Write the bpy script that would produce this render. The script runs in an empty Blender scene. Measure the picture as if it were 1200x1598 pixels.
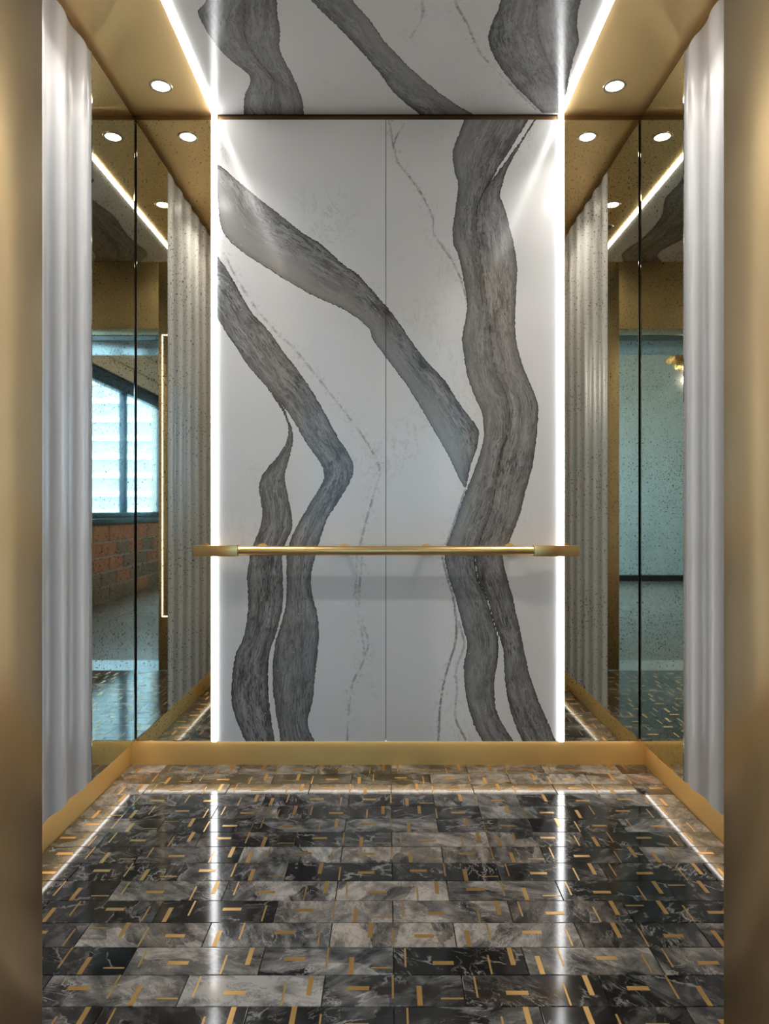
import bpy, bmesh, math, random
import numpy as np
from mathutils import Vector, Matrix

# ------------------------------------------------------------------ camera, world, exposure
sc = bpy.context.scene
C = sc.collection
FPX, CX, CY = 1087.0, 605.0, 795.0          # focal length and vanishing point in photo pixels (1200x1598)
CAMH = 1.0215
cam_d = bpy.data.cameras.new('camera')
cam = bpy.data.objects.new('camera', cam_d)
C.objects.link(cam)
cam.location = (0, 0, CAMH)
cam.rotation_euler = (math.radians(90), 0, 0)
cam_d.sensor_fit = 'VERTICAL'
cam_d.sensor_height = 36.0
cam_d.lens = 36.0 * FPX / 1598.0
cam_d.shift_x = -(CX - 600.0) / 1598.0
cam_d.shift_y = (CY - 799.0) / 1598.0
cam_d.clip_start = 0.02
sc.camera = cam

w = bpy.data.worlds.new('sky')
sc.world = w
w.use_nodes = True
bg = w.node_tree.nodes['Background']
bg.inputs['Color'].default_value = (0.36, 0.67, 1.0, 1)
bg.inputs['Strength'].default_value = 22.0

sc.view_settings.view_transform = 'Standard'
sc.view_settings.look = 'None'
sc.view_settings.gamma = 1.0
sc.view_settings.exposure = 0.58
sc.view_settings.use_curve_mapping = False
sc.cycles.max_bounces = 14
sc.cycles.glossy_bounces = 10
sc.cycles.diffuse_bounces = 4
sc.cycles.sample_clamp_indirect = 6.0
sc.cycles.caustics_reflective = True
sc.cycles.blur_glossy = 0.5

LED_POWER = 8.0        # radiance of the LED strips
CEIL_LED = 13.0
TOE_LED = 6.0
SPOT_W = 2.9            # watts of each downlight
RNG = random.Random(7)

# ------------------------------------------------------------------ main dimensions (metres)
YR = 2.76               # face of the rear panels
YF = 1.10               # inner face of the cab front
XW = 1.00               # face of the side panels
REC = 0.03              # recess of the plinth behind the panels
ZB = 0.1025             # underside of the panels
ZT = 2.5655             # top of the panels
ZC = 2.5925             # ceiling
ZD = 2.168              # door head
XJL, XJR = -0.545, 0.530  # door jambs
YM = 2.352              # joint between fluted panel and mirror
XS = 0.687              # LED strips
YLOB, XLR, XLL, ZL = -4.39, 1.12, -3.4, 3.5   # lobby


# ------------------------------------------------------------------ node helpers
class NT:
    def __init__(self, name):
        self.m = bpy.data.materials.new(name)
        self.m.use_nodes = True
        self.t = self.m.node_tree
        self.b = self.t.nodes['Principled BSDF']

    def n(self, typ, **kw):
        nd = self.t.nodes.new(typ)
        for k, v in kw.items():
            setattr(nd, k, v)
        return nd

    def put(self, sock, v):
        if isinstance(v, bpy.types.NodeSocket):
            self.t.links.new(v, sock)
        elif v is not None:
            sock.default_value = v

    def math(self, op, a, b=None, c=None, clamp=False):
        nd = self.n('ShaderNodeMath', operation=op, use_clamp=clamp)
        for i, v in enumerate((a, b, c)):
            if v is not None:
                self.put(nd.inputs[i], v)
        return nd.outputs[0]

    def vmath(self, op, a, b=None, scale=None):
        nd = self.n('ShaderNodeVectorMath', operation=op)
        self.put(nd.inputs[0], a)
        if b is not None:
            self.put(nd.inputs[1], b)
        if scale is not None:
            self.put(nd.inputs['Scale'], scale)
        return nd.outputs[0]

    def mix(self, f, a, b, blend='MIX'):
        nd = self.n('ShaderNodeMix', data_type='RGBA', blend_type=blend)
        self.put(nd.inputs[0], f)
        self.put(nd.inputs[6], a if not isinstance(a, tuple) else (*a, 1)[:4])
        self.put(nd.inputs[7], b if not isinstance(b, tuple) else (*b, 1)[:4])
        return nd.outputs[2]

    def sstep(self, v, lo, hi, o0=0.0, o1=1.0):
        nd = self.n('ShaderNodeMapRange', interpolation_type='SMOOTHSTEP')
        self.put(nd.inputs[0], v)
        for i, x in enumerate((lo, hi, o0, o1)):
            self.put(nd.inputs[i + 1], x)
        return nd.outputs[0]

    def noise(self, vec, scale, detail=4, rough=0.55, dist=0.0, out=0):
        nd = self.n('ShaderNodeTexNoise')
        self.put(nd.inputs['Vector'], vec)
        self.put(nd.inputs['Scale'], scale)
        self.put(nd.inputs['Detail'], detail)
        self.put(nd.inputs['Roughness'], rough)
        self.put(nd.inputs['Distortion'], dist)
        return nd.outputs[out]

    def ramp(self, f, stops):
        nd = self.n('ShaderNodeValToRGB')
        self.put(nd.inputs[0], f)
        e = nd.color_ramp.elements
        while len(e) < len(stops):
            e.new(0.5)
        for el, (p, c) in zip(e, stops):
            el.position = p
            el.color = (*c, 1) if isinstance(c, tuple) else (c, c, c, 1)
        return nd.outputs[0]

    def coord(self, out='Object'):
        return self.n('ShaderNodeTexCoord').outputs[out]

    def mapping(self, vec, scale=(1, 1, 1), loc=(0, 0, 0)):
        nd = self.n('ShaderNodeMapping')
        self.put(nd.inputs['Vector'], vec)
        nd.inputs['Scale'].default_value = scale
        nd.inputs['Location'].default_value = loc
        return nd.outputs[0]

    def bump(self, h, strength=0.2, dist=0.01):
        nd = self.n('ShaderNodeBump')
        self.put(nd.inputs['Height'], h)
        nd.inputs['Strength'].default_value = strength
        nd.inputs['Distance'].default_value = dist
        self.put(self.b.inputs['Normal'], nd.outputs[0])

    def set(self, **kw):
        for k, v in kw.items():
            if isinstance(v, tuple) and len(v) == 3:
                v = (*v, 1)
            self.put(self.b.inputs[k.replace('_', ' ')], v)
        return self


def plain(name, col, rough=0.5, metal=0.0, var=0.06, scale=8.0):
    k = NT(name)
    nz = k.noise(k.coord(), scale, 5)
    k.set(Base_Color=k.mix(nz, tuple(c * (1 - var) for c in col), tuple(min(1, c * (1 + var)) for c in col)),
          Roughness=rough, Metallic=metal)
    return k.m


def brass(name, col=(0.62, 0.45, 0.22), rough=0.38, axis=2):
    """brushed brass: fine grain along one axis"""
    k = NT(name)
    s = [260.0, 260.0, 260.0]
    s[axis] = 2.0
    grain = k.noise(k.mapping(k.coord(), tuple(s)), 1.0, 3)
    cloud = k.noise(k.coord(), 2.2, 3)
    c = k.mix(cloud, tuple(x * 0.93 for x in col), tuple(x * 1.06 for x in col))
    k.set(Base_Color=k.mix(k.math('MULTIPLY', grain, 0.10), c, tuple(x * 0.7 for x in col)),
          Metallic=1.0, Roughness=k.math('MULTIPLY_ADD', grain, 0.08, rough - 0.04))
    return k.m


def emit(name, col, strength):
    k = NT(name)
    k.set(Base_Color=(0.8, 0.8, 0.8), Roughness=0.4)
    k.b.inputs['Emission Color'].default_value = (*col, 1)
    k.b.inputs['Emission Strength'].default_value = strength
    return k.m


def wall_marble():
    """white stone with wide grey ribbons: the mesh carries distances to the ribbon outlines and the thin cracks"""
    k = NT('white_marble_grey_ribbons')
    P = k.coord()
    def attr(nm):
        return k.n('ShaderNodeAttribute', attribute_name=nm)
    sd, tsw, vd = attr('ribbon').outputs['Fac'], attr('flow').outputs['Vector'], attr('crack').outputs['Vector']
    sep = k.n('ShaderNodeSeparateXYZ'); k.put(sep.inputs[0], tsw)
    T, S, W = sep.outputs
    sepv = k.n('ShaderNodeSeparateXYZ'); k.put(sepv.inputs[0], vd)
    VD, SPK, SF = sepv.outputs
    # ragged outline
    rag = k.math('SUBTRACT', k.noise(P, 80, 5, 0.65), 0.5)
    rag2 = k.math('SUBTRACT', k.noise(P, 14, 3), 0.5)
    sdj = k.math('ADD', k.math('MULTIPLY_ADD', rag, 0.014, sd), k.math('MULTIPLY', rag2, 0.007))
    inside = k.sstep(sdj, -0.0009, 0.0009)
    # white ground with faint clouds and hairlines
    cloud = k.noise(P, 1.7, 4)
    ground = k.mix(cloud, (0.60, 0.60, 0.60), (0.71, 0.71, 0.71))
    hl = k.noise(k.mapping(P, (1.5, 1.5, 0.8)), 9, 9, 0.72, 0.8)
    hair = k.sstep(k.math('ABSOLUTE', k.math('SUBTRACT', hl, 0.5)), 0.0, 0.016, 1.0, 0.0)
    hm = k.sstep(k.noise(k.mapping(P, (1, 1, 1), (3, 1, 7)), 2.6, 3), 0.50, 0.68)
    ground = k.mix(k.math('MULTIPLY', k.math('MULTIPLY', hair, hm), 0.42), ground, (0.24, 0.235, 0.225))
    # thin cracks
    vj = k.math('ADD', VD, k.math('MULTIPLY', k.math('ABSOLUTE', k.math('SUBTRACT', k.noise(P, 34, 7, 0.7), 0.5)), 0.028))
    line = k.sstep(vj, 0.0020, 0.0085, 1.0, 0.0)
    brk = k.sstep(k.noise(P, 24, 5, 0.7), 0.40, 0.60)
    line = k.math('MULTIPLY', line, k.math('MULTIPLY', k.math('MAXIMUM', brk, SPK), k.math('MULTIPLY_ADD', SPK, 0.30, 0.62)))
    halo = k.math('MULTIPLY', k.sstep(VD, 0.0, 0.060, 1.0, 0.0), k.sstep(k.noise(P, 60, 6, 0.75), 0.54, 0.66))
    ground = k.mix(k.math('MULTIPLY', halo, 0.5), ground, (0.26, 0.26, 0.25))
    ground = k.mix(line, ground, (0.10, 0.098, 0.092))
    # ribbon: streaks that follow its course
    cmb = k.n('ShaderNodeCombineXYZ')
    k.put(cmb.inputs[0], k.math('MULTIPLY', S, 42.0)); k.put(cmb.inputs[1], k.math('MULTIPLY', T, 7.0))
    wob = k.vmath('SCALE', k.noise(P, 9, 4, out=1), scale=1.6)
    st = k.noise(k.vmath('ADD', cmb.outputs[0], wob), 1.0, 7, 0.66, 0.4)
    cm2 = k.n('ShaderNodeCombineXYZ')
    k.put(cm2.inputs[0], k.math('MULTIPLY', S, 150.0)); k.put(cm2.inputs[1], k.math('MULTIPLY', T, 26.0))
    st2 = k.noise(cm2.outputs[0], 1.0, 4, 0.6, 0.6)
    stm = k.math('ADD', k.math('MULTIPLY', st, 0.72), k.math('MULTIPLY', st2, 0.28))
    streak = k.ramp(stm, [(0.32, 0.035), (0.43, 0.115), (0.50, 0.20), (0.58, 0.275), (0.72, 0.37)])
    cm3 = k.n('ShaderNodeCombineXYZ')
    k.put(cm3.inputs[0], k.math('MULTIPLY', S, 210.0)); k.put(cm3.inputs[1], k.math('MULTIPLY', T, 30.0))
    dash = k.sstep(k.noise(k.vmath('ADD', cm3.outputs[0], k.vmath('SCALE', wob, scale=2.0)), 1.0, 5, 0.62, 0.8), 0.515, 0.62)
    streak = k.mix(k.math('MULTIPLY', dash, 0.82), streak, (0.030, 0.030, 0.030))
    smooth = k.mix(cloud, (0.225, 0.222, 0.217), (0.275, 0.272, 0.265))
    wv = k.math('ADD', W, k.math('MULTIPLY_ADD', k.noise(P, 5, 3), 1.2, -0.6), clamp=True)
    rib = k.mix(wv, smooth, streak)
    rimw = k.sstep(sdj, 0.0, 0.026, 0.62, 0.0)
    rib = k.mix(k.math('MULTIPLY', rimw, k.math('MULTIPLY_ADD', SF, -1.0, 1.0)), rib, (0.065, 0.065, 0.064))
    rim = k.sstep(k.math('ADD', sdj, k.math('MULTIPLY', k.noise(P, 30, 3), 0.002)), 0.0018, 0.0058, 0.9, 0.0)
    rib = k.mix(rim, rib, (0.030, 0.030, 0.030))
    # pale mineral dots inside the ribbons
    vor = k.n('ShaderNodeTexVoronoi'); k.put(vor.inputs['Vector'], P); vor.inputs['Scale'].default_value = 62
    vs = k.n('ShaderNodeSeparateColor'); k.put(vs.inputs[0], vor.outputs['Color'])
    dot = k.math('MULTIPLY', k.sstep(vor.outputs['Distance'], 0.10, 0.22, 1, 0), k.math('GREATER_THAN', vs.outputs[0], 0.90))
    rib = k.mix(k.math('MULTIPLY', dot, 0.6), rib, (0.45, 0.45, 0.43))
    allc = k.mix(inside, ground, rib)
    seam = k.math('MULTIPLY', k.sstep(k.math('MULTIPLY_ADD', rag, 0.004, VD), 0.0008, 0.0035, 1.0, 0.0), k.math('GREATER_THAN', SPK, 0.97))
    k.set(Base_Color=k.mix(k.math('MULTIPLY', seam, 0.9), allc, (0.028, 0.028, 0.028)), Roughness=0.14)
    k.b.inputs['Specular IOR Level'].default_value = 0.5
    return k.m


def antique_mirror():
    k = NT('antique_mirror')
    P = k.coord()
    n1 = k.noise(P, 125, 3, 0.55)
    dens = k.noise(P, 4.0, 4, 0.6)
    thr = k.math('MULTIPLY_ADD', dens, -0.22, 0.735)
    spot = k.sstep(k.math('SUBTRACT', n1, thr), -0.01, 0.03)
    n2 = k.noise(P, 330, 2, 0.5)
    fine = k.sstep(k.math('SUBTRACT', n2, k.math('MULTIPLY_ADD', dens, -0.16, 0.70)), 0.0, 0.05)
    worms = k.sstep(k.math('ABSOLUTE', k.math('SUBTRACT', k.noise(P, 60, 5, 0.6, 1.2), 0.5)), 0.0, 0.03, 1, 0)
    worms = k.math('MULTIPLY', worms, k.sstep(k.noise(P, 5.5, 3), 0.52, 0.68))
    spot = k.math('MAXIMUM', k.math('MAXIMUM', spot, k.math('MULTIPLY', fine, 0.6)), k.math('MULTIPLY', worms, 0.45))
    haze = k.noise(P, 12, 6, 0.7)
    base = k.mix(haze, (0.55, 0.535, 0.45), (0.66, 0.645, 0.56))
    k.set(Base_Color=k.mix(k.math('MULTIPLY', spot, 0.75), base, (0.07, 0.062, 0.045)), Metallic=1.0, Roughness=0.02)
    return k.m


def tile_marble():
    """polished dark breccia; object colour carries the tone of each tile"""
    k = NT('dark_breccia_marble')
    oi = k.n('ShaderNodeObjectInfo')
    P = k.vmath('ADD', k.coord(), k.vmath('SCALE', (37.0, 91.0, 53.0), scale=oi.outputs['Random']))
    sc_ = k.n('ShaderNodeSeparateColor'); k.put(sc_.inputs[0], oi.outputs['Color'])
    tone, warm = sc_.outputs[0], sc_.outputs[1]
    rot = k.n('ShaderNodeVectorRotate', rotation_type='Z_AXIS')
    k.put(rot.inputs['Vector'], P)
    k.put(rot.inputs['Angle'], k.math('MULTIPLY', oi.outputs['Random'], 5.0))
    Q = k.mapping(rot.outputs[0], (1.0, 1.9, 1.0))
    flow = k.noise(Q, 5.0, 7, 0.58, 2.6)
    big = k.noise(P, 11, 4, 0.5, 0.8)
    Qw = k.vmath('ADD', Q, k.vmath('SCALE', k.noise(Q, 9, 5, 0.6, 0.6, out=1), scale=0.11))
    vo = k.n('ShaderNodeTexVoronoi'); k.put(vo.inputs['Vector'], Qw); vo.inputs['Scale'].default_value = 6.0
    ve = k.n('ShaderNodeTexVoronoi', feature='DISTANCE_TO_EDGE'); k.put(ve.inputs['Vector'], Qw); ve.inputs['Scale'].default_value = 6.0
    vsep = k.n('ShaderNodeSeparateColor'); k.put(vsep.inputs[0], vo.outputs['Color'])
    shard = k.math('MULTIPLY_ADD', vsep.outputs[0], 0.30, -0.17)
    f = k.math('ADD', k.math('MULTIPLY_ADD', flow, 1.0, -0.50 ), shard)
    f = k.math('ADD', f,
               k.math('ADD', k.math('MULTIPLY_ADD', big, 0.6, -0.30), k.math('MULTIPLY_ADD', tone, 1.0, 0.04)))
    col = k.ramp(f, [(0.14, (0.006, 0.006, 0.007)), (0.30, (0.020, 0.020, 0.021)), (0.44, (0.062, 0.061, 0.062)),
                     (0.60, (0.140, 0.132, 0.125)), (0.84, (0.33, 0.315, 0.30))])
    vn = k.noise(Q, 10, 8, 0.66, 1.1)
    vein = k.sstep(k.math('ABSOLUTE', k.math('SUBTRACT', vn, 0.5)), 0.0, 0.022, 1.0, 0.0)
    vm = k.sstep(k.noise(P, 9, 3), 0.47, 0.68)
    crk = k.math('MULTIPLY', k.sstep(ve.outputs['Distance'], 0.0, 0.035, 1.0, 0.0), k.sstep(k.noise(P, 14, 3), 0.50, 0.62))
    col = k.mix(k.math('MULTIPLY', crk, 0.45), col, (0.40, 0.39, 0.38))
    col = k.mix(k.math('MULTIPLY', k.math('MULTIPLY', vein, vm), 0.65), col, (0.42, 0.41, 0.40))
    dk = k.sstep(k.math('ABSOLUTE', k.math('SUBTRACT', k.noise(Q, 6, 8, 0.7, 2.2), 0.47)), 0.0, 0.02, 1.0, 0.0)
    col = k.mix(k.math('MULTIPLY', dk, 0.55), col, (0.012, 0.012, 0.012))
    col = k.mix(warm, col, k.mix(1.0, col, (1.0, 0.84, 0.68), 'MULTIPLY'))
    k.set(Base_Color=col, Roughness=0.095)
    k.b.inputs['Specular IOR Level'].default_value = 0.5
    return k.m


def fluted_mat():
    k = NT('white_fluted_cast_glass')
    P = k.coord()
    mott = k.noise(k.mapping(P, (70, 70, 45)), 1.0, 4, 0.6)
    big = k.noise(k.mapping(P, (3, 3, 0.7)), 1.0, 3)
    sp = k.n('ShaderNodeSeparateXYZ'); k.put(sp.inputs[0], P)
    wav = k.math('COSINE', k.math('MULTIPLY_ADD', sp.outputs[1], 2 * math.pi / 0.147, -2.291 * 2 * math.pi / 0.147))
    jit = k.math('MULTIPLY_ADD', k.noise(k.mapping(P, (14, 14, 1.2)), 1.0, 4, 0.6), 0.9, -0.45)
    ridge_tone = k.sstep(k.math('ADD', wav, jit), -0.75, 0.85)  # paler along the ridges, darker in the grooves
    c = k.mix(ridge_tone, (0.30, 0.30, 0.305), (0.51, 0.51, 0.52))
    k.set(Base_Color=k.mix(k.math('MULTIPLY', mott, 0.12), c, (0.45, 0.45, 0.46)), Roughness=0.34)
    k.bump(mott, 0.10, 0.003)
    return k.m


M = {
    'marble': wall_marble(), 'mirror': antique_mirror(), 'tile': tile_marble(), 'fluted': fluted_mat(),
    'brass_v': brass('brushed_brass_upright', (0.68, 0.50, 0.27), 0.30, 2),
    'brass_x': brass('brushed_brass_lengthwise', axis=0),
    'brass_y': brass('brushed_brass_depthwise', axis=1),
    'brass_soffit': brass('brushed_brass_soffit', (0.86, 0.63, 0.32), 0.50, 1),
    'brass_base_y': brass('brushed_brass_plinth_depthwise', (0.82, 0.55, 0.21), 0.55, 1),
    'brass_base_x': brass('brushed_brass_plinth_lengthwise', (0.82, 0.55, 0.21), 0.55, 0),
    'brass_rail': brass('satin_brass_rail', (0.70, 0.47, 0.20), 0.30, 0),
    'inlay': brass('brass_inlay', (0.56, 0.34, 0.12), 0.33, 0),
    'grout': plain('dark_grout', (0.035, 0.034, 0.034), 0.5),
    'backing': plain('dark_backing', (0.03, 0.026, 0.022), 0.6),
    'reveal': brass('bronze_reveal', (0.20, 0.12, 0.06), 0.4, 0),
    'black_metal': plain('black_metal', (0.012, 0.013, 0.015), 0.35),
    'steel': plain('pale_satin_steel', (0.42, 0.44, 0.46), 0.28, 1.0),
    'led': emit('led_diffuser', (0.97, 0.98, 1.0), LED_POWER),
    'led_ceiling': emit('led_diffuser_ceiling', (1.0, 0.98, 0.95), CEIL_LED),
    'led_toe': emit('led_diffuser_plinth', (1.0, 0.95, 0.88), TOE_LED),
    'led_warm': emit('led_diffuser_panel', (1.0, 0.86, 0.62), 4.0),
    'lens': emit('downlight_lens', (1.0, 0.97, 0.92), 25.0),
    'added_bulb': emit('added_pendant_bulb', (1.0, 0.9, 0.75), 12.0),
    'trim': plain('pale_trim_metal', (0.55, 0.48, 0.36), 0.3, 1.0),
    'speaker': plain('grey_speaker_cloth', (0.20, 0.19, 0.17), 0.6),
    'teal': plain('teal_grey_paint', (0.44, 0.54, 0.54), 0.55, 0, 0.08, 1.2),
    'plaster': plain('buff_plaster', (0.42, 0.36, 0.29), 0.8, 0, 0.15, 5),
    'sand': plain('buff_lintel_board', (0.62, 0.50, 0.38), 0.75, 0, 0.25, 6),
    'lobby_ceiling': plain('pale_ceiling_paint', (0.55, 0.55, 0.54), 0.8),
    'frame': plain('dark_blue_window_frame', (0.018, 0.035, 0.060), 0.35),
    'brick': plain('red_brick', (0.50, 0.22, 0.13), 0.85, 0, 0.4, 14),
    'brick_dark': plain('brown_brick', (0.30, 0.20, 0.15), 0.85, 0, 0.4, 14),
    'mortar': plain('grey_mortar', (0.45, 0.42, 0.38), 0.9),
    'facade': plain('pale_facade_brick', (0.30, 0.32, 0.33), 0.9, 0, 0.5, 3),
    'band': plain('white_facade_band', (0.72, 0.72, 0.72), 0.8),
    'asphalt': plain('grey_pavement', (0.25, 0.25, 0.25), 0.9),
    'gold_leaf': brass('gold_leaf_petal', (0.75, 0.50, 0.18), 0.28, 2),
}


def concrete():
    k = NT('polished_concrete')
    P = k.coord()
    f = k.noise(P, 3.0, 7, 0.65)
    k.set(Base_Color=k.mix(f, (0.16, 0.145, 0.125), (0.30, 0.275, 0.24)), Roughness=0.22)
    return k.m


def glass():
    k = NT('window_glass')
    t = k.n('ShaderNodeBsdfTransparent')
    g = k.n('ShaderNodeBsdfGlossy'); g.inputs['Roughness'].default_value = 0.02
    mx = k.n('ShaderNodeMixShader'); mx.inputs[0].default_value = 0.06
    k.t.links.new(t.outputs[0], mx.inputs[1]); k.t.links.new(g.outputs[0], mx.inputs[2])
    k.t.links.new(mx.outputs[0], k.t.nodes['Material Output'].inputs[0])
    return k.m


M['concrete'] = concrete()
M['glass'] = glass()


# ------------------------------------------------------------------ object helpers
def link_mesh(name, me, mat, parent=None):
    o = bpy.data.objects.new(name, me)
    C.objects.link(o)
    if mat is not None:
        me.materials.clear(); me.materials.append(M[mat] if isinstance(mat, str) else mat)
    if parent is not None:
        o.parent = parent
    return o


def bm_obj(name, bm, mat, parent=None, smooth=False):
    bmesh.ops.recalc_face_normals(bm, faces=bm.faces)
    me = bpy.data.meshes.new(name)
    bm.to_mesh(me); bm.free()
    if smooth:
        me.polygons.foreach_set('use_smooth', [True] * len(me.polygons))
        me.set_sharp_from_angle(angle=math.radians(40))
    return link_mesh(name, me, mat, parent)


def box_bm(x0, x1, y0, y1, z0, z1, bev=0.0, bm=None):
    new = bm is None
    bm = bm or bmesh.new()
    r = bmesh.ops.create_cube(bm, size=1.0)
    for v in r['verts']:
        v.co = ((x0 + x1) / 2 + v.co.x * (x1 - x0), (y0 + y1) / 2 + v.co.y * (y1 - y0), (z0 + z1) / 2 + v.co.z * (z1 - z0))
    if bev:
        es = {e for v in r['verts'] for e in v.link_edges}
        bmesh.ops.bevel(bm, geom=list(es), offset=bev, segments=2, affect='EDGES', profile=0.5)
    return bm


def box(name, x0, x1, y0, y1, z0, z1, mat, parent=None, bev=0.0):
    return bm_obj(name, box_bm(x0, x1, y0, y1, z0, z1, bev), mat, parent, smooth=bev > 0)


def cyl_bm(p0, p1, r0, r1=None, seg=24, bm=None):
    bm = bm or bmesh.new()
    p0, p1 = Vector(p0), Vector(p1)
    d = p1 - p0
    q = d.to_track_quat('Z', 'Y').to_matrix().to_4x4()
    bmesh.ops.create_cone(bm, cap_ends=True, segments=seg, radius1=r0, radius2=r0 if r1 is None else r1, depth=d.length,
                          matrix=Matrix.Translation((p0 + p1) / 2) @ q)
    return bm


def cyl(name, p0, p1, r, mat, parent=None, seg=24):
    return bm_obj(name, cyl_bm(p0, p1, r, None, seg), mat, parent, smooth=True)


def lathe(name, prof, loc, mat, parent=None, seg=40):
    """profile of (radius, z) turned about the vertical axis"""
    bm = bmesh.new()
    rings = []
    for r, z in prof:
        rings.append([bm.verts.new((loc[0] + r * math.cos(2 * math.pi * i / seg), loc[1] + r * math.sin(2 * math.pi * i / seg), loc[2] + z)) for i in range(seg)])
    for a, b in zip(rings, rings[1:]):
        for i in range(seg):
            j = (i + 1) % seg
            bm.faces.new((a[i], a[j], b[j], b[i]))
    return bm_obj(name, bm, mat, parent, smooth=True)


def empty(name, loc=(0, 0, 0), parent=None):
    o = bpy.data.objects.new(name, None)
    C.objects.link(o)
    o.location = loc
    o.empty_display_size = 0.05
    if parent is not None:
        o.parent = parent
    return o


def struct(o, label=None):
    o['kind'] = 'structure'
    if label:
        o['label'] = label
    return o


def tag(o, label, cat, group=None):
    o['label'] = label; o['category'] = cat
    if group:
        o['group'] = group
    return o


# ------------------------------------------------------------------ ribbons of the marble
def spline(pts, sub=5):
    p = np.array(pts, float)
    p = np.vstack([2 * p[0] - p[1], p, 2 * p[-1] - p[-2]])
    out = []
    for i in range(1, len(p) - 2):
        a, b, c, d = p[i - 1], p[i], p[i + 1], p[i + 2]
        for t in np.linspace(0, 1, sub, endpoint=False):
            out.append(0.5 * ((2 * b) + (c - a) * t + (2 * a - 5 * b + 4 * c - d) * t * t + (3 * b - a - 3 * c + d) * t ** 3))
    out.append(p[-2])
    return np.array(out)


def dist_poly(P, L):
    """distance of points to a polyline and the arc length at the nearest place"""
    best = np.full(len(P), 1e9); arc = np.zeros(len(P)); acc = 0.0
    for a, b in zip(L, L[1:]):
        d = b - a; ln = float(np.hypot(*d))
        if ln < 1e-9:
            continue
        t = np.clip(((P - a) @ d) / (ln * ln), 0, 1)
        q = P - (a + t[:, None] * d)
        ds = np.hypot(q[:, 0], q[:, 1])
        m = ds < best
        best[m] = ds[m]; arc[m] = acc + t[m] * ln
        acc += ln
    return best, arc


def in_poly(P, G):
    ins = np.zeros(len(P), bool)
    x, y = P[:, 0], P[:, 1]
    for (x0, y0), (x1, y1) in zip(G, np.roll(G, -1, 0)):
        if y0 == y1:
            continue
        c = ((y0 > y) != (y1 > y)) & (x < (x1 - x0) * (y - y0) / (y1 - y0) + x0)
        ins ^= c
    return ins


def rear_uv(p):      # photo pixel on the rear face -> metres (x, z)
    return ((p[0] - CX) * YR / FPX, CAMH - (p[1] - CY) * YR / FPX)


HC = ZC - CAMH
def ceil_uv(p):      # photo pixel on the ceiling -> metres (x, y)
    d = HC * FPX / (CY - p[1])
    return ((p[0] - CX) * d / FPX, d)


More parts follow.
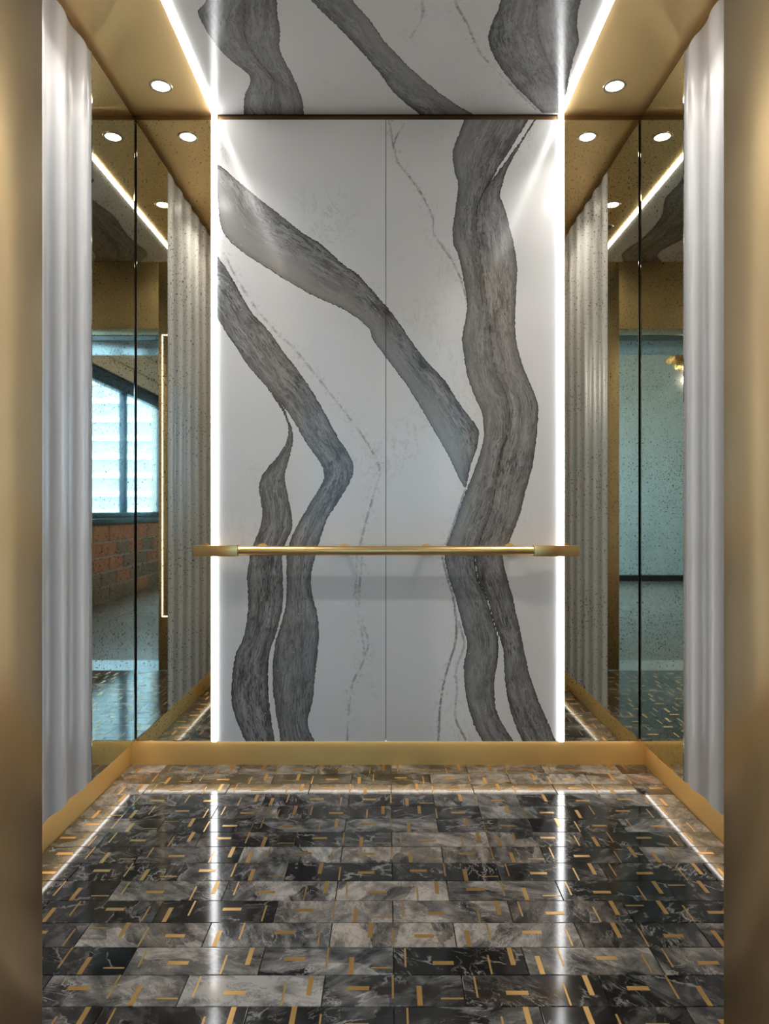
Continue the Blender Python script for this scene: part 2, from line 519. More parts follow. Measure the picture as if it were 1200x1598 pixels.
# each ribbon: one edge, the other edge, streak weight at either edge, softness of the shaded rim
RIB_REAR = [
    ([(729, 180), (725, 187), (707, 235), (710, 272), (715, 285), (712, 320), (707, 350), (707, 380), (714, 397), (722, 430), (729, 475), (722, 522), (723, 545), (730, 590), (742, 622), (752, 645), (755, 675), (750, 705), (740, 735), (730, 760), (717, 795), (705, 830), (697, 852), (694, 870), (700, 900), (710, 932), (722, 975), (729, 1005), (724, 1040), (726, 1075), (730, 1100), (740, 1132), (752, 1155), (760, 1170)],
     [(830, 178), (825, 187), (800, 227), (775, 265), (750, 310), (742, 345), (750, 400), (755, 442), (762, 487), (766, 530), (775, 585), (790, 617), (795, 645), (792, 675), (782, 705), (777, 735), (772, 765), (767, 795), (755, 825), (746, 852), (740, 870), (745, 905), (757, 927), (767, 962), (777, 997), (777, 1025), (772, 1055), (772, 1095), (780, 1122), (800, 1155), (810, 1170)], .35, .95, .25),
    ([(842, 170), (833, 187), (803, 233), (778, 267), (752, 311), (744, 345), (752, 400), (757, 442), (764, 487), (768, 530), (777, 585), (792, 617), (797, 645), (794, 675), (784, 705), (779, 735), (774, 765), (769, 795), (757, 825), (748, 852), (742, 870), (747, 905), (760, 930), (770, 968), (780, 995), (786, 1020), (787, 1050), (792, 1090), (800, 1120), (815, 1155), (822, 1170)],
     [(846, 170), (836, 187), (810, 230), (792, 262), (784, 287), (780, 305), (787, 325), (797, 360), (806, 405), (806, 442), (804, 505), (808, 545), (820, 582), (835, 617), (840, 640), (835, 700), (830, 730), (820, 767), (812, 800), (802, 827), (792, 852), (784, 870), (797, 922), (807, 962), (820, 1025), (827, 1055), (845, 1105), (867, 1155), (875, 1170)], .95, .6, 0),
    ([(325, 243), (337, 254), (352, 265), (382, 292), (420, 322), (480, 369), (500, 380), (535, 412), (560, 430), (600, 475), (625, 507), (645, 537), (667, 565), (695, 595), (717, 630), (745, 667), (747, 685), (742, 707), (735, 725), (727, 761)],
     [(333, 285), (339, 305), (347, 360), (377, 392), (420, 420), (480, 457), (540, 485), (575, 512), (582, 530), (601, 556), (637, 605), (662, 645), (677, 672), (695, 702), (707, 725), (717, 747), (726, 761)], 1.15, -.25, .5),
    ([(330, 383), (340, 400), (357, 425), (380, 467), (395, 490), (420, 517), (437, 541), (455, 565), (477, 595), (505, 640), (527, 682), (545, 710), (552, 732), (545, 755), (525, 787), (510, 812), (497, 850), (492, 867), (485, 900), (486, 922), (496, 965), (497, 1000), (492, 1050), (487, 1095), (480, 1130), (490, 1155), (496, 1170)],
     [(328, 478), (339, 495), (352, 517), (368, 541), (387, 570), (422, 611), (441, 631), (460, 660), (477, 690), (495, 715), (505, 735), (502, 755), (480, 792), (460, 827), (450, 850), (446, 867), (446, 935), (437, 975), (427, 1012), (424, 1057), (427, 1095), (437, 1155), (440, 1170)], .95, .7, .2),
    ([(420, 611), (435, 632), (447, 657), (449, 682), (435, 710), (412, 737), (404, 757), (407, 780), (410, 800), (405, 827), (395, 850), (390, 870), (386, 900), (387, 950), (380, 995), (367, 1025), (361, 1080), (365, 1112), (382, 1155), (390, 1170)],
     [(420, 611), (429, 617), (445, 642), (456, 670), (457, 690), (450, 720), (445, 745), (450, 777), (455, 802), (455, 827), (446, 850), (442, 870), (443, 937), (435, 980), (422, 1020), (420, 1062), (422, 1100), (430, 1155), (433, 1170)], .9, .95, 0),
]
# cracks: points, solidity
CRK_REAR = [
    ([(690, 870), (699, 905), (707, 932), (712, 975), (710, 1005), (695, 1055), (687, 1100), (684, 1155)], 0.9),
    ([(716, 970), (724, 1000), (722, 1015), (712, 1045), (713, 1075), (711, 1100), (712, 1125), (727, 1155)], 0.5),
    ([(697, 850), (712, 805), (726, 765)], 0.8),
    ([(607, 187), (614, 227), (622, 255), (640, 277), (660, 307), (675, 340), (677, 365), (692, 387), (710, 415), (722, 445), (730, 475)], 0.45),
    ([(630, 194), (620, 210), (614, 227)], 0.2),
    ([(338, 375), (350, 395), (367, 430), (395, 475), (430, 517), (460, 545), (490, 582), (520, 620), (552, 662), (572, 690), (592, 730), (585, 765), (572, 810), (562, 850), (557, 870), (555, 937), (565, 990), (567, 1030), (552, 1062), (545, 1100), (542, 1155)], 0.0),
    ([(565, 870), (560, 950), (575, 1000), (567, 1030)], 0.0),
]
RIB_CEIL = [
    ([(380, 190), (380, 182), (382, 150), (390, 120), (355, 90), (330, 60), (309, 20), (322, 0), (330, -60), (280, -160), (240, -330), (150, -560), (180, -760)],
     [(442, 190), (440, 182), (430, 130), (400, 90), (382, 55), (382, 0), (388, -60), (360, -160), (330, -330), (300, -560), (330, -760)], .75, .8, .3),
    ([(441, 190), (442, 182), (432, 130), (402, 90), (384, 55), (384, 0), (390, -60), (362, -160), (332, -330), (302, -560), (332, -760)],
     [(477, 190), (475, 182), (470, 150), (455, 115), (437, 80), (437, 50), (432, 0), (450, -60), (440, -160), (450, -330), (430, -560), (470, -760)], .7, .6, .2),
    ([(668, 190), (660, 182), (620, 150), (585, 105), (545, 60), (515, 30), (485, 0), (440, -60), (430, -130), (500, -330), (560, -560), (520, -760)],
     [(765, 190), (745, 182), (700, 155), (650, 115), (605, 70), (580, 35), (550, 0), (520, -60), (540, -130), (600, -330), (680, -560), (650, -760)], .9, .1, .5),
    ([(846, 176), (840, 170), (800, 130), (772, 90), (762, 55), (782, 0), (790, -60), (760, -160), (800, -330), (900, -560), (860, -760)],
     [(872, 176), (868, 128), (842, 60), (838, 0), (850, -60), (840, -160), (900, -330), (990, -560), (960, -760)], .8, .7, .3),
    ([(878, 178), (870, 128), (844, 60), (840, 0), (852, -60), (842, -160), (902, -330), (992, -560), (962, -760)],
     [(888, 178), (884, 150), (893, 97), (903, 67), (900, 37), (907, 0), (930, -60), (930, -160), (980, -330), (1090, -560), (1100, -760)], .7, .8, .1),
]
CRK_CEIL = [([(705, -40), (712, 5), (730, 40), (745, 75), (760, 95), (800, 135), (838, 172)], 0.1),
            ([(640, 60), (660, 20), (650, -40)], 0.0)]


def lap(first, second, n0, n1):
    """let the second ribbon's edge run 6 px inside the first where they touch"""
    e = second[0]
    for i in range(n0, n1):
        e[i] = (e[i][0] - 7, e[i][1])


for i, (x, y) in enumerate(RIB_REAR[4][1]):
    if y >= 840: RIB_REAR[4][1][i] = (x - 1.6, y)
for i, (x, y) in enumerate(RIB_REAR[3][1]):
    if y >= 840: RIB_REAR[3][1][i] = (x + 1.2, y)
lap(RIB_REAR[0], RIB_REAR[1], 4, 20)
lap(RIB_CEIL[0], RIB_CEIL[1], 0, 11)
lap(RIB_CEIL[3], RIB_CEIL[4], 0, 9)
CRK_REAR.append((RIB_REAR[0][1][3:23], 1.0))
CRK_CEIL.append((RIB_CEIL[0][1], 1.0))
CRK_CEIL.append((RIB_CEIL[3][1], 1.0))


def ribbon_fields(P, ribs, cracks, conv):
    n = len(P)
    best = np.full(n, -1.0); T = np.zeros(n); S = np.zeros(n); W = np.zeros(n); SF = np.zeros(n)
    for A, B, wa, wb, soft in ribs:
        a = spline([conv(p) for p in A]); b = spline([conv(p) for p in B])
        da, ta = dist_poly(P, a); db, tb = dist_poly(P, b)
        ins = in_poly(P, np.vstack([a, b[::-1]]))
        sd = np.where(ins, np.minimum(da, db), -np.minimum(da, db))
        m = sd > best
        s = da / (da + db + 1e-6)
        best[m] = sd[m]; T[m] = ta[m]; S[m] = (da - db)[m] * 0.5
        W[m] = (wa + (wb - wa) * s)[m]
        SF[m] = (soft * s)[m]
    vd = np.full(n, 1.0); spk = np.zeros(n)
    for L, solid in cracks:
        d, _ = dist_poly(P, spline([conv(p) for p in L]))
        m = d < vd
        vd[m] = d[m]; spk[m] = solid
    return best, np.stack([T, S, W], 1), np.stack([vd, spk, SF], 1)


def marble_slab(name, u0, u1, v0, v1, place, back, ribs, cracks, conv, parent, step=0.006):
    """a slab with a fine front grid; place(u,v,depth) gives the 3D position"""
    nu, nv = int((u1 - u0) / step) + 1, int((v1 - v0) / step) + 1
    U, V = np.meshgrid(np.linspace(u0, u1, nu), np.linspace(v0, v1, nv))
    P = np.stack([U.ravel(), V.ravel()], 1)
    idx = np.arange(nu * nv).reshape(nv, nu)
    q = np.stack([idx[:-1, :-1], idx[:-1, 1:], idx[1:, 1:], idx[1:, :-1]], -1).reshape(-1, 4)
    front = place(P, 0.0)
    ring = np.concatenate([idx[0, :], idx[1:, -1], idx[-1, -2::-1], idx[-2:0:-1, 0]])
    co = np.vstack([front, place(P[ring], back)])
    m = len(ring); o = nu * nv
    i = np.arange(m); j = (i + 1) % m
    side = np.stack([ring[i], ring[j], o + j, o + i], 1)
    faces = [tuple(f) for f in q.tolist()] + [tuple(f) for f in side.tolist()] + [tuple(range(o, o + m))]
    me = bpy.data.meshes.new(name)
    me.from_pydata(co.tolist(), [], faces)
    sd, fl, ck = ribbon_fields(P, ribs, cracks, conv)
    sd = np.concatenate([sd, sd[ring]]); fl = np.vstack([fl, fl[ring]]); ck = np.vstack([ck, ck[ring]])
    me.attributes.new('ribbon', 'FLOAT', 'POINT').data.foreach_set('value', sd.astype(np.float32))
    me.attributes.new('flow', 'FLOAT_VECTOR', 'POINT').data.foreach_set('vector', fl.astype(np.float32).ravel())
    me.attributes.new('crack', 'FLOAT_VECTOR', 'POINT').data.foreach_set('vector', ck.astype(np.float32).ravel())
    bm = bmesh.new(); bm.from_mesh(me)
    bmesh.ops.recalc_face_normals(bm, faces=bm.faces)
    bm.to_mesh(me); bm.free()
    return link_mesh(name, me, 'marble', parent)


# ------------------------------------------------------------------ rear wall
wr = struct(box('wall_rear', -1.06, 1.06, YR + REC, YR + REC + 0.05, -0.06, ZC + 0.05, 'backing'))
XG = -0.0076
for x0, x1 in ((-XS + 0.0105, XG - 0.0012), (XG + 0.0012, XS - 0.0105)):
    p = marble_slab('marble_panel', x0, x1, ZB, ZT, lambda P, d: np.stack([P[:, 0], np.full(len(P), YR + d), P[:, 1]], 1),
                    0.028, RIB_REAR, CRK_REAR, rear_uv, wr)
    p['label'] = 'white marble panel with wide grey ribbons'


def mirror_panel(name, x0, x1, y0, y1, z0, z1, axis, sgn, parent):
    """mirror sheet with a polished chamfered edge; its face looks along axis towards sgn"""
    bm = bmesh.new()
    t, ch = 0.012, 0.004
    if axis == 'y':
        face = [(x0, z0), (x1, z0), (x1, z1), (x0, z1)]
        P = lambda u, v, d: (u, y0 + d, v)
    else:
        face = [(y0, z0), (y1, z0), (y1, z1), (y0, z1)]
        P = lambda u, v, d: (x0 + sgn * d, u, v)
    cu = sum(f[0] for f in face) / 4; cv = sum(f[1] for f in face) / 4
    inn = [bm.verts.new(P(u - ch * math.copysign(1, u - cu), v - ch * math.copysign(1, v - cv), 0)) for u, v in face]
    out = [bm.verts.new(P(u, v, 0.0016)) for u, v in face]
    bk = [bm.verts.new(P(u, v, t)) for u, v in face]
    bm.faces.new(inn)
    for a, b in ((inn, out), (out, bk)):
        for i in range(4):
            j = (i + 1) % 4
            bm.faces.new((a[i], a[j], b[j], b[i]))
    bm.faces.new(bk)
    o = bm_obj(name, bm, 'mirror', parent)
    o['label'] = 'speckled antique mirror panel'
    return o


for s in (-1, 1):
    a, b = sorted((s * (XS + 0.0105), s * (XW - 0.0025)))
    mirror_panel('mirror_panel', a, b, YR + 0.001, 0, ZB, ZT, 'y', 1, wr)
box('reveal_strip', -1.03, 1.03, YR + 0.018, YR + REC, ZT + 0.001, ZC, 'reveal', wr)

# ------------------------------------------------------------------ side walls
for nm, s in (('wall_left', -1), ('wall_right', 1)):
    xo = s * (XW + REC)
    a, b = sorted((xo, xo + s * 0.05))
    wl = struct(box(nm, a, b, YF - 0.02, YR + REC, -0.06, ZC + 0.05, 'backing'))
    mirror_panel('mirror_panel', s * XW, 0, YM + 0.0015, YR - 0.002, ZB, ZT, 'x', s, wl)
    # fluted panel: soft ridges every 147 mm
    bm = bmesh.new()
    ys = np.linspace(YF + 0.002, YM - 0.0015, 260)
    off = -0.0052 + 0.0050 * np.cos(2 * np.pi * (ys - 2.291) / 0.147)
    edge = np.clip(np.minimum(ys - ys[0], ys[-1] - ys) / 0.030, 0, 1)
    off = off * (1 - (1 - edge) ** 2)
    zs = [ZB, ZB + .001, ZB + .003, ZB + .006, ZB + .010, 0.9, 1.7, ZT - .010, ZT - .006, ZT - .003, ZT - .001, ZT]
    fade = [1] * 12
    rows = [[bm.verts.new((s * (XW - o_ * f_), y, z)) for y, o_ in zip(ys, off)] for z, f_ in zip(zs, fade)]
    bk = [[bm.verts.new((s * (XW + 0.028), y, z)) for y in (ys[0], ys[-1])] for z in (zs[0], zs[-1])]
    for r0, r1 in zip(rows, rows[1:]):
        for i in range(len(ys) - 1):
            bm.faces.new((r0[i], r0[i + 1], r1[i + 1], r1[i]))
    bm.faces.new(rows[0] + [bk[0][1], bk[0][0]]); bm.faces.new(rows[-1] + [bk[1][1], bk[1][0]])
    bm.faces.new([r[0] for r in rows] + [bk[1][0], bk[0][0]]); bm.faces.new([r[-1] for r in rows] + [bk[1][1], bk[0][1]])
    bm.faces.new((bk[0][0], bk[0][1], bk[1][1], bk[1][0]))
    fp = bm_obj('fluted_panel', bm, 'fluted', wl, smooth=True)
    fp['label'] = 'pale fluted cast panel'
    a, b = sorted((s * (XW + 0.018), xo))
    box('reveal_strip', a, b, YF, YR + 0.018, ZT + 0.001, ZC, 'reveal', wl)
    # plinth
    a, b = sorted((xo, xo - s * 0.003))
    struct(box('baseboard_left' if s < 0 else 'baseboard_right', a, b, YF + 0.001, YR + REC - 0.004, -0.006, ZB - 0.001, 'brass_base_y'))
struct(box('baseboard_rear', -XW - REC + 0.001, XW + REC - 0.001, YR + REC - 0.003, YR + REC, -0.006, ZB - 0.001, 'brass_base_x'))

# ------------------------------------------------------------------ ceiling
ce = struct(box('ceiling', -1.06, 1.06, YF - 0.02, YR + REC + 0.05, ZC + 0.03, ZC + 0.08, 'backing'))
cp = marble_slab('marble_panel', -XS + 0.0105, XS - 0.0105, YF + 0.002, YR + 0.01, lambda P, d: np.stack([P[:, 0], P[:, 1], np.full(len(P), ZC + d)], 1),
                 0.03, RIB_CEIL, CRK_CEIL, ceil_uv, ce, 0.007)
cp['label'] = 'polished white marble ceiling panel with grey ribbons'
for s in (-1, 1):
    a, b = sorted((s * (XS + 0.0105), s * (XW + REC)))
    so = box('soffit_panel', a, b, YF + 0.001, YR + REC, ZC, ZC + 0.03, 'brass_soffit', ce)
    so['label'] = 'brushed brass soffit panel'

# ------------------------------------------------------------------ cab front: returns and header
wf = struct(empty('wall_front', (0, YF - 0.08, 0)))
YQ = 0.93
def front(name, x0, x1, z0, z1, mat):
    o = box(name, x0, x1, YQ, YF, z0, z1, mat, None, 0.0015)
    o.parent = wf; o.matrix_parent_inverse = wf.matrix_world.inverted()
    o.location = (0, 0, 0); o.matrix_parent_inverse = Matrix.Translation((0, -(YF - 0.08), 0))
    return o
front('return_panel', -1.06, XJL, 0.0, ZC + 0.03, 'brass_v')
front('return_panel', XJR, 1.06, 0.0, ZC + 0.03, 'brass_v')
front('header_panel', XJL, XJR, ZD, ZC + 0.03, 'brass_x')

# landing entrance: black door gap, steel frame
d1 = struct(empty('door_1', (0, 0, 0)))
box('door_track', XJL - 0.4, XJR + 0.4, 0.80, YQ - 0.001, ZD - 0.002, ZD + 0.2, 'black_metal', d1)
box('door_leaf', XJL - 0.5, XJL - 0.012, 0.845, 0.885, 0.012, ZD - 0.004, 'steel', d1)
box('door_leaf', XJR + 0.012, XJR + 0.5, 0.845, 0.885, 0.012, ZD - 0.004, 'steel', d1)
box('frame_jamb', XJL - 0.12, XJL, 0.36, 0.80, 0.0, ZD + 0.12, 'steel', d1, 0.002)
box('frame_jamb', XJR, XJR + 0.12, 0.36, 0.80, 0.0, ZD + 0.12, 'steel', d1, 0.002)
box('frame_head', XJL, XJR, 0.36, 0.80, ZD - 0.004, ZD + 0.12, 'steel', d1, 0.002)
box('sill', XJL - 0.02, XJR + 0.02, 0.80, YF, -0.03, -0.0005, 'steel', d1)

# ------------------------------------------------------------------ cab floor: tiles with brass inlays
fl = struct(box('floor', -1.06, 1.06, YF, YR + REC + 0.02, -0.06, -0.0085, 'grout'))
PITCH, LEN, JT = 0.0968, 0.2985, 0.0022
TONES = {14: {-3: .4, -2: .28, -1: .25, 0: .35, 1: .2, 2: .35}, 13: {-3: .3, -2: .52, -1: .72, 0: .45, 1: .2, 2: .25, 3: .4},
         12: {-4: .3, -3: .06, -2: .58, -1: .42, 0: .14, 1: .5, 2: .58, 3: .4}, 11: {-4: .3, -3: .3, -2: .6, -1: .52, 0: .62, 1: .6, 2: .28, 3: .3},
         10: {-4: .3, -3: .2, -2: .2, -1: .5, 0: .6, 1: .4, 2: .08, 3: .3}, 9: {-3: .3, -2: .42, -1: .52, 0: .62, 1: .42, 2: .25, 3: .3},
         8: {-4: .3, -3: .3, -2: .4, -1: .04, 0: .08, 1: .4, 2: .15, 3: .3}, 7: {-3: .35, -2: .42, -1: .55, 0: .6, 1: .48, 2: .18, 3: .55},
         6: {-4: .4, -3: .35, -2: .35, -1: .3, 0: .6, 1: .5, 2: .1, 3: .55}, 5: {-3: .5, -2: .3, -1: .35, 0: .5, 1: .3, 2: .15, 3: .6},
         4: {-4: .5, -3: .3, -2: .4, -1: .3, 0: .3, 1: .5, 2: .25, 3: .6}, 3: {-3: .4, -2: .55, -1: .4, 0: .3, 1: .45, 2: .35, 3: .6},
         2: {-4: .7, -3: .45, -2: .4, -1: .45, 0: .6, 1: .5, 2: .45, 3: .2}, 1: {-4: .5, -3: .4, -2: .4, -1: .3, 0: .4, 1: .5, 2: .6, 3: .55},
         0: {-4: .6, -3: .5, -2: .45, -1: .4, 0: .5, 1: .5, 2: .55, 3: .2}}
# inlays of the two tile patterns: (kind, x from the tile's end, y from its rear edge, length)
PAT = {'A': [('H', .074, .043, .047), ('v', .148, .038, .073), ('V', .204, .066, .060), ('h', .272, .074, .047)],
       'B': [('v', .027, .038, .066), ('H', .112, .057, .047), ('v', .216, .062, .066), ('V', .269, .033, .062)]}
WID = {'H': .0125, 'h': .0045, 'V': .0110, 'v': .0042}
inlay_mesh = {}
for kd, ln in (('H', .047), ('h', .047), ('V', .060), ('V', .062), ('v', .073), ('v', .066)):
    lx, ly = (ln, WID[kd]) if kd in 'Hh' else (WID[kd], ln)
    me = bpy.data.meshes.new('inlay')
    bm = box_bm(-lx / 2, lx / 2, -ly / 2, ly / 2, -0.0028, 0.0005)
    bmesh.ops.recalc_face_normals(bm, faces=bm.faces); bm.to_mesh(me); bm.free()
    me.materials.append(M['inlay'])
    inlay_mesh[kd, ln] = me
tile_mesh = {}
def get_tile(L, Wd):
    key = (round(L, 3), round(Wd, 3))
    if key not in tile_mesh:
        bm = box_bm(-L / 2, L / 2, -Wd / 2, Wd / 2, -0.008, 0.0, 0.0)
        top = [e for e in bm.edges if all(abs(v.co.z) < 1e-6 for v in e.verts)]
        bmesh.ops.bevel(bm, geom=top, offset=0.0007, segments=1, affect='EDGES')
        bmesh.ops.recalc_face_normals(bm, faces=bm.faces)
        me = bpy.data.meshes.new('tile'); bm.to_mesh(me); bm.free()
        me.materials.append(M['tile'])
        tile_mesh[key] = me
    return tile_mesh[key]
spare = []
count = 0
YB = YR + REC - 0.003
plan = []
for kk in range(18):
    y1 = YB - PITCH * kk; y0 = max(y1 - PITCH, YF)
    if y1 - y0 > 0.02:
        plan.append((kk, y0, y1))
for kk, y0, y1 in reversed(plan):      # nearest rows first
    xj = -0.137 if kk % 2 else 0.013
    for n in range(-5, 5):
        xl = xj + LEN * n; xr = xl + LEN
        cl, cr = max(xl, -XW - REC + 0.004), min(xr, XW + REC - 0.004)
        if cr - cl < 0.02:
            continue
        tone = TONES.get(kk, {}).get(n, RNG.uniform(.15, .6))
        cx_, cy_ = (cl + cr) / 2, (y0 + y1) / 2
        t = bpy.data.objects.new('tile', get_tile(cr - cl - JT, y1 - y0 - JT))
        C.objects.link(t); t.parent = fl
        t.location = (cx_, cy_, 0)
        warm = min(1, max(0, .22 + RNG.uniform(-.25, .40)))
        t.color = (tone, warm, 0, 1)
        pat, rot = RNG.choice('AB'), RNG.random() < .45
        if kk == 13: pat, rot = {-2: 'A', -1: 'B', 0: 'A', 1: 'B', 2: 'A'}.get(n, 'B'), False
        if kk == 12: pat, rot = {-3: 'A', -2: 'B', -1: 'A', 0: 'B', 1: 'B', 2: 'B'}.get(n, 'A'), n == 1
        if kk == 11: pat, rot = {-2: 'A', -1: 'B', 0: 'A', 1: 'B', 2: 'A'}.get(n, 'B'), True
        for kd, px, py, ln in PAT[pat]:
            X, Y = (xl + px, y1 - py) if not rot else (xr - px, y1 - PITCH + py)
            lx = ln if kd in 'Hh' else WID[kd]; ly = WID[kd] if kd in 'Hh' else ln
            if X - lx / 2 < cl + .003 or X + lx / 2 > cr + .001 or Y - ly / 2 < y0:
                continue
            if count < 300:
                o = bpy.data.objects.new('inlay', inlay_mesh[kd, ln]); C.objects.link(o)
                o.parent = t; o.location = (X - cx_, Y - cy_, 0)
                count += 1
            else:
                spare.append((X, Y, lx, ly))
bm = bmesh.new()
for X, Y, lx, ly in spare:
    box_bm(X - lx / 2, X + lx / 2, Y - ly / 2, Y + ly / 2, -0.0028, 0.0005, 0, bm)
o = bm_obj('brass_inlays', bm, 'inlay', fl); o['kind'] = 'stuff'

# ------------------------------------------------------------------ LED strips
def strip(name, bx, mat, label, channel):
    r = empty(name, ((bx[0] + bx[1]) / 2, (bx[2] + bx[3]) / 2, bx[4]))
    tag(r, label, 'light strip')
    off = Matrix.Translation((-r.location.x, -r.location.y, -r.location.z))
    for nm, b, m in (('diffuser', bx, mat), ('channel', channel, 'trim')):
        o = box(nm, *b, m, r); o.matrix_parent_inverse = off
    return r
for s, lb in ((-1, 'upright white LED strip beside the mirror that reflects the window'), (1, 'upright white LED strip beside the mirror that reflects the teal wall')):
    x = s * XS
    strip('light_strip', (x - 0.0095, x + 0.0095, YR - 0.006, YR + 0.006, ZB, ZC - 0.007), 'led', lb,
          (x - 0.0100, x + 0.0100, YR + 0.006, YR + 0.026, ZB, ZC - 0.001))
for s, lb in ((-1, 'white LED strip along the ceiling marble above the window reflection'), (1, 'white LED strip along the ceiling marble above the teal reflection')):
    x = s * XS
    strip('light_strip', (x - 0.0095, x + 0.0095, YF + 0.003, YR - 0.001, ZC - 0.006, ZC + 0.006), 'led_ceiling', lb,
          (x - 0.0100, x + 0.0100, YF + 0.003, YR - 0.003, ZC + 0.006, ZC + 0.028))
strip('light_strip', (-XW + 0.01, XW - 0.01, YR + 0.012, YR + 0.018, ZB - 0.003, ZB - 0.001), 'led_toe',
      'thin LED strip under the marble above the rear brass baseboard', (-XW + 0.01, XW - 0.01, YR + 0.010, YR + 0.020, ZB - 0.001, ZB))
for s, lb in ((-1, 'thin LED strip under the fluted panel beneath the window reflection'), (1, 'thin LED strip under the fluted panel beneath the teal reflection')):
    a, b = sorted((s * (XW + 0.014), s * (XW + 0.020)))
    c, d = sorted((s * (XW + 0.012), s * (XW + 0.022)))
    strip('light_strip', (a, b, YF + 0.02, YR - 0.02, ZB - 0.003, ZB - 0.001), 'led_toe', lb, (c, d, YF + 0.02, YR - 0.02, ZB - 0.001, ZB))


# ------------------------------------------------------------------ downlights
def downlight(x, y, label):
    r = tag(empty('downlight', (x, y, ZC)), label, 'downlight', 'downlights in the brass soffits')
    lathe('trim_ring', [(.031, -.0005), (.033, -.003), (.040, -.0035), (.043, 0.0)], (0, 0, 0), 'trim', r)
    lathe('lens', [(.0005, -.0022), (.018, -.0020), (.0310, -.0008)], (0, 0, 0), 'lens', r)
    L = bpy.data.lights.new('downlight_beam', 'AREA')
    L.shape = 'DISK'; L.size = 0.055; L.energy = SPOT_W; L.color = (1.0, 0.96, 0.90); L.spread = math.radians(115)
    lo = bpy.data.objects.new('downlight_beam', L); C.objects.link(lo); lo.parent = r
    lo.location = (0, 0, -0.006)
    return r
downlight(-0.842, 2.585, 'downlight in the brass soffit by the rear mirror that reflects the window')
downlight(0.842, 2.585, 'downlight in the brass soffit by the rear mirror that reflects the teal wall')
downlight(-0.842, 1.93, 'downlight above the fluted panel, seen only in the mirror reflecting the window')
downlight(0.842, 1.93, 'downlight above the fluted panel, seen only in the mirror reflecting the teal wall')
r = tag(empty('ceiling_speaker', (0.79, 1.64, ZC)), 'small grey round speaker in the brass soffit, seen in the mirror', 'speaker')
lathe('bezel', [(.036, -.001), (.038, -.004), (.046, -.004), (.048, 0)], (0, 0, 0), 'trim', r)
lathe('grille', [(.0005, -.003), (.02, -.0026), (.036, -.0012)], (0, 0, 0), 'speaker', r)

# ------------------------------------------------------------------ handrail
YH, ZH = 2.693, 0.862
hr = tag(empty('handrail', (0, YR, ZH)), 'brushed brass handrail with square end blocks on the marble rear wall', 'handrail')
def hp(nm, bm, mat):
    o = bm_obj(nm, bm, mat, hr, smooth=True); o.matrix_parent_inverse = Matrix.Translation((0, -YR, -ZH)); return o
hp('bar', cyl_bm((-0.58, YH, ZH), (0.565, YH, ZH), 0.0178, None, 32), 'brass_rail')
hp('end_block', box_bm(-0.748, -0.577, YH - 0.02, YH + 0.02, ZH - 0.021, ZH + 0.021, 0.0018), 'brass_rail')
hp('end_block', box_bm(0.563, 0.737, YH - 0.02, YH + 0.02, ZH - 0.021, ZH + 0.021, 0.0018), 'brass_rail')
for px in (320, 410, 538, 665, 795, 883):
    x = (px - CX) * YR / FPX
    q = hp('standoff', cyl_bm((x, YH, ZH + .004), (x, YR, ZH + .004), 0.0095, None, 16), 'brass_rail')
    f = hp('flange', cyl_bm((x, YR - 0.007, ZH + .004), (x, YR, ZH + .004), 0.0215, None, 24), 'brass_rail')
    f.parent = q; f.matrix_parent_inverse = Matrix.Identity(4)

# ------------------------------------------------------------------ lit panel on the front return
cpn = tag(empty('control_panel', (-0.70, YF, 0.34)), 'tall brass control panel with a lit edge, seen in the mirror', 'control panel')
def cpp(nm, *b, mat, bev=0.0):
    o = box(nm, *b, mat, cpn, bev); o.matrix_parent_inverse = Matrix.Translation((0.70, -YF, -0.34)); return o
cpp('faceplate', -0.83, -0.577, YF + 0.001, YF + 0.012, 0.348, 2.122, mat='brass_v', bev=0.001)
for nm, b in (('light_edge', (-0.577, -0.569, YF, YF + 0.008, 0.34, 2.13)), ('light_edge', (-0.838, -0.83, YF, YF + 0.008, 0.34, 2.13)),
              ('light_edge', (-0.83, -0.577, YF, YF + 0.008, 2.122, 2.13)), ('light_edge', (-0.83, -0.577, YF, YF + 0.008, 0.34, 0.348))):
    cpp(nm, *b, mat='led_warm')

# ------------------------------------------------------------------ lobby outside the lift
struct(box('floor_lobby', XLL - .1, XLR + .3, YLOB - .1, 0.80, -0.08, 0.0, 'concrete'))
struct(box('ceiling_lobby', XLL - .1, XLR + .3, YLOB - .1, 0.80, ZL, ZL + .1, 'lobby_ceiling'))
wlf = struct(empty('wall_lobby_front'))
box('wall_section', XLL, XJL - 0.12, 0.36, 0.78, 0, ZL, 'plaster', wlf)
box('wall_section', XJR + 0.12, XLR + 0.3, 0.36, 0.78, 0, ZL, 'plaster', wlf)
box('wall_section', XJL - 0.12, XJR + 0.12, 0.36, 0.78, ZD + 0.12, ZL, 'plaster', wlf)
struct(box('wall_lobby_rear', XLL - .1, XLR + .19, YLOB - 0.1, YLOB, 0, ZL, 'teal'))
struct(box('baseboard_lobby', XLL, XLR, YLOB, YLOB + 0.015, 0.0, 0.09, 'black_metal'))
struct(box('wall_lobby_left', XLL - 0.1, XLL, YLOB, 0.78, 0, ZL, 'plaster'))
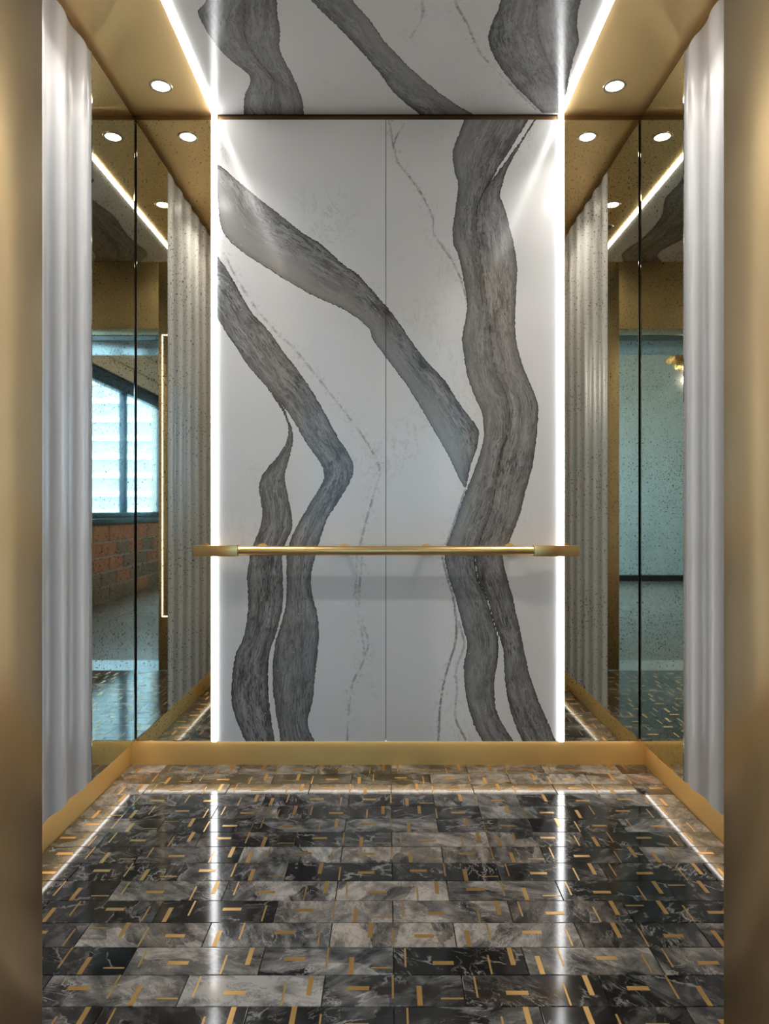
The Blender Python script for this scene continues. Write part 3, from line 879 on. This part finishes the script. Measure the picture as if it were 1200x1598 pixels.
# window wall: bricks below, boards above
WB, WT, WY0, WY1 = 0.92, 2.57, YLOB + 0.12, -1.15
wlr = struct(box('wall_lobby_right', XLR + 0.014, XLR + 0.2, YLOB, 0.36, 0, WB, 'mortar'))
box('wall_pier', XLR, XLR + 0.2, WY1, 0.36, WB, ZL, 'plaster', wlr)
box('wall_pier', XLR, XLR + 0.2, YLOB, WY0, WB, ZL, 'plaster', wlr)
z = WT
for h in (0.17, 0.26, 0.26, 0.24):
    z1 = min(z + h, ZL)
    box('lintel_board', XLR, XLR + 0.2, WY0, WY1, z + 0.006, z1 - 0.006, 'sand', wlr, 0.003)
    z = z1
box('lintel_backing', XLR + 0.01, XLR + 0.19, WY0, WY1, WT, ZL, 'black_metal', wlr)
bmesh_cache = {}
def brick(y0, y1, z0, z1, mat):
    key = (round(y1 - y0, 3), round(z1 - z0, 3), mat)
    if key not in bmesh_cache:
        ly, lz = y1 - y0, z1 - z0
        bm = box_bm(0, 0.05, -ly / 2, ly / 2, -lz / 2, lz / 2, 0)
        bmesh.ops.bevel(bm, geom=list(bm.edges), offset=0.006, segments=1, affect='EDGES')
        bmesh.ops.recalc_face_normals(bm, faces=bm.faces)
        me = bpy.data.meshes.new('brick'); bm.to_mesh(me); bm.free(); me.materials.append(M[mat])
        bmesh_cache[key] = me
    o = bpy.data.objects.new('brick', bmesh_cache[key]); C.objects.link(o); o.parent = wlr
    o.location = (XLR + RNG.uniform(0, .006), (y0 + y1) / 2, (z0 + z1) / 2)
zc, row = 0.0, 0
for hgt in (0.165, 0.165, 0.165, 0.165, 0.20):
    y = YLOB + (0.21 if row % 2 else 0.0)
    while y < 0.1:
        top = row == 4
        brick(y + .011, y + 0.42 - .011, zc + .009, zc + hgt - .009, 'brick' if (top or RNG.random() < .25) else 'brick_dark')
        y += 0.42
    zc += hgt; row += 1
box('sill_board', XLR - 0.03, XLR + 0.2, WY0, WY1, zc, WB, 'black_metal', wlr, 0.004)

win = struct(empty('window_1'))
def fr(y0, y1, z0, z1, nm='frame_bar'):
    return box(nm, XLR + 0.03, XLR + 0.11, y0, y1, z0, z1, 'frame', win, 0.004)
fr(WY0, WY1, WB, WB + 0.07); fr(WY0, WY1, WT - 0.15, WT); fr(WY0, WY0 + 0.06, WB, WT); fr(WY1 - 0.06, WY1, WB, WT)
mull = [-2.88]
for y in mull:
    fr(y - 0.035, y + 0.035, WB + 0.07, WT - 0.15, 'mullion')
ed = [WY0 + 0.06] + mull + [WY1 - 0.06]
for a, b in zip(ed, ed[1:]):
    box('pane', XLR + 0.066, XLR + 0.072, a + (0.03 if a in mull else 0), b - (0.03 if b in mull else 0), WB + 0.06, WT - 0.14, 'glass', win)
# daylight portal in the window opening
pl = bpy.data.lights.new('window_portal', 'AREA'); pl.shape = 'RECTANGLE'
pl.size = WT - WB; pl.size_y = WY1 - WY0; pl.cycles.is_portal = True
po = bpy.data.objects.new('window_portal', pl); C.objects.link(po)
po.location = (XLR + 0.13, (WY0 + WY1) / 2, (WB + WT) / 2); po.rotation_euler = (0, math.radians(90), 0)

# building across the street
bd = tag(empty('street_building', (9, -16, -3)), 'pale brick building with white horizontal bands outside the window', 'building')
def bp(nm, *b, mat):
    o = box(nm, *b, mat, bd); o.matrix_parent_inverse = Matrix.Translation((-9, 16, 3)); return o
bp('wall', 1.5, 20, -17, -16, -3, 8, mat='facade')
z = -2.6
while z < 7.5:
    bp('band', 1.5, 20.02, -16.0, -15.93, z, z + 0.16, mat='band'); z += 0.574
struct(box('ground', -10, 40, -30, 30, -3.2, -3.0, 'asphalt'))

# gold pendant in the lobby: curled petals under a ceiling rod
PX, PY, PZ = -1.33, -2.2, 2.86
pd = tag(empty('pendant_lamp', (PX, PY, ZL)), 'gold pendant of ruffled petals hanging in the lobby, seen in the mirror', 'pendant')
cyl('rod', (0, 0, PZ - ZL - 0.21), (0, 0, 0), 0.012, 'gold_leaf', pd)
lathe('added_bulb', [(.0005, -.06), (.035, -.05), (.055, 0), (.035, .05), (.0005, .06)], (0, 0, PZ - ZL - 0.27), 'added_bulb', pd, 20)  # glowing bulb added to the pendant to brighten the lobby
pb = bpy.data.lights.new('lobby_fill_light', 'POINT'); pb.energy = 70; pb.color = (1.0, 0.95, 0.88); pb.shadow_soft_size = 0.06  # added fill light for the lobby, hung below the petals
pbo = bpy.data.objects.new('lobby_fill_light', pb); C.objects.link(pbo); pbo.parent = pd; pbo.location = (0, 0, PZ - ZL - 0.40)
cyl('canopy', (0, 0, -0.03), (0, 0, 0), 0.07, 'gold_leaf', pd)
for ring, (cnt, rad, dz, ln) in enumerate(((9, 0.10, -0.12, 0.22), (13, 0.19, 0.0, 0.26), (16, 0.24, 0.13, 0.28))):
    for i in range(cnt):
        a = 2 * math.pi * (i + 0.5 * ring) / cnt
        bm = bmesh.new(); grid = []
        for u in np.linspace(0, 1, 7):
            rr = rad * (0.35 + 0.65 * u) + 0.05 * u * u
            zz = PZ - ZL + dz - ln * 0.9 * u * u + 0.12 * max(0, u - 0.6)
            rowv = []
            for v in np.linspace(-1, 1, 6):
                wd = 0.075 * math.sin(math.pi * (0.18 + 0.72 * u)) * v
                ruff = 0.018 * math.sin(v * 7 + i * 1.7) * u
                ca, sa = math.cos(a), math.sin(a)
                R_ = rr + ruff - 0.35 * abs(v) * 0.06
                rowv.append(bm.verts.new((R_ * ca - wd * sa, R_ * sa + wd * ca, zz + ruff * 0.8)))
            grid.append(rowv)
        for r0, r1 in zip(grid, grid[1:]):
            for k_ in range(5):
                bm.faces.new((r0[k_], r0[k_ + 1], r1[k_ + 1], r1[k_]))
        o = bm_obj('petal', bm, 'gold_leaf', pd, smooth=True)
        sm = o.modifiers.new('thickness', 'SOLIDIFY'); sm.thickness = 0.003
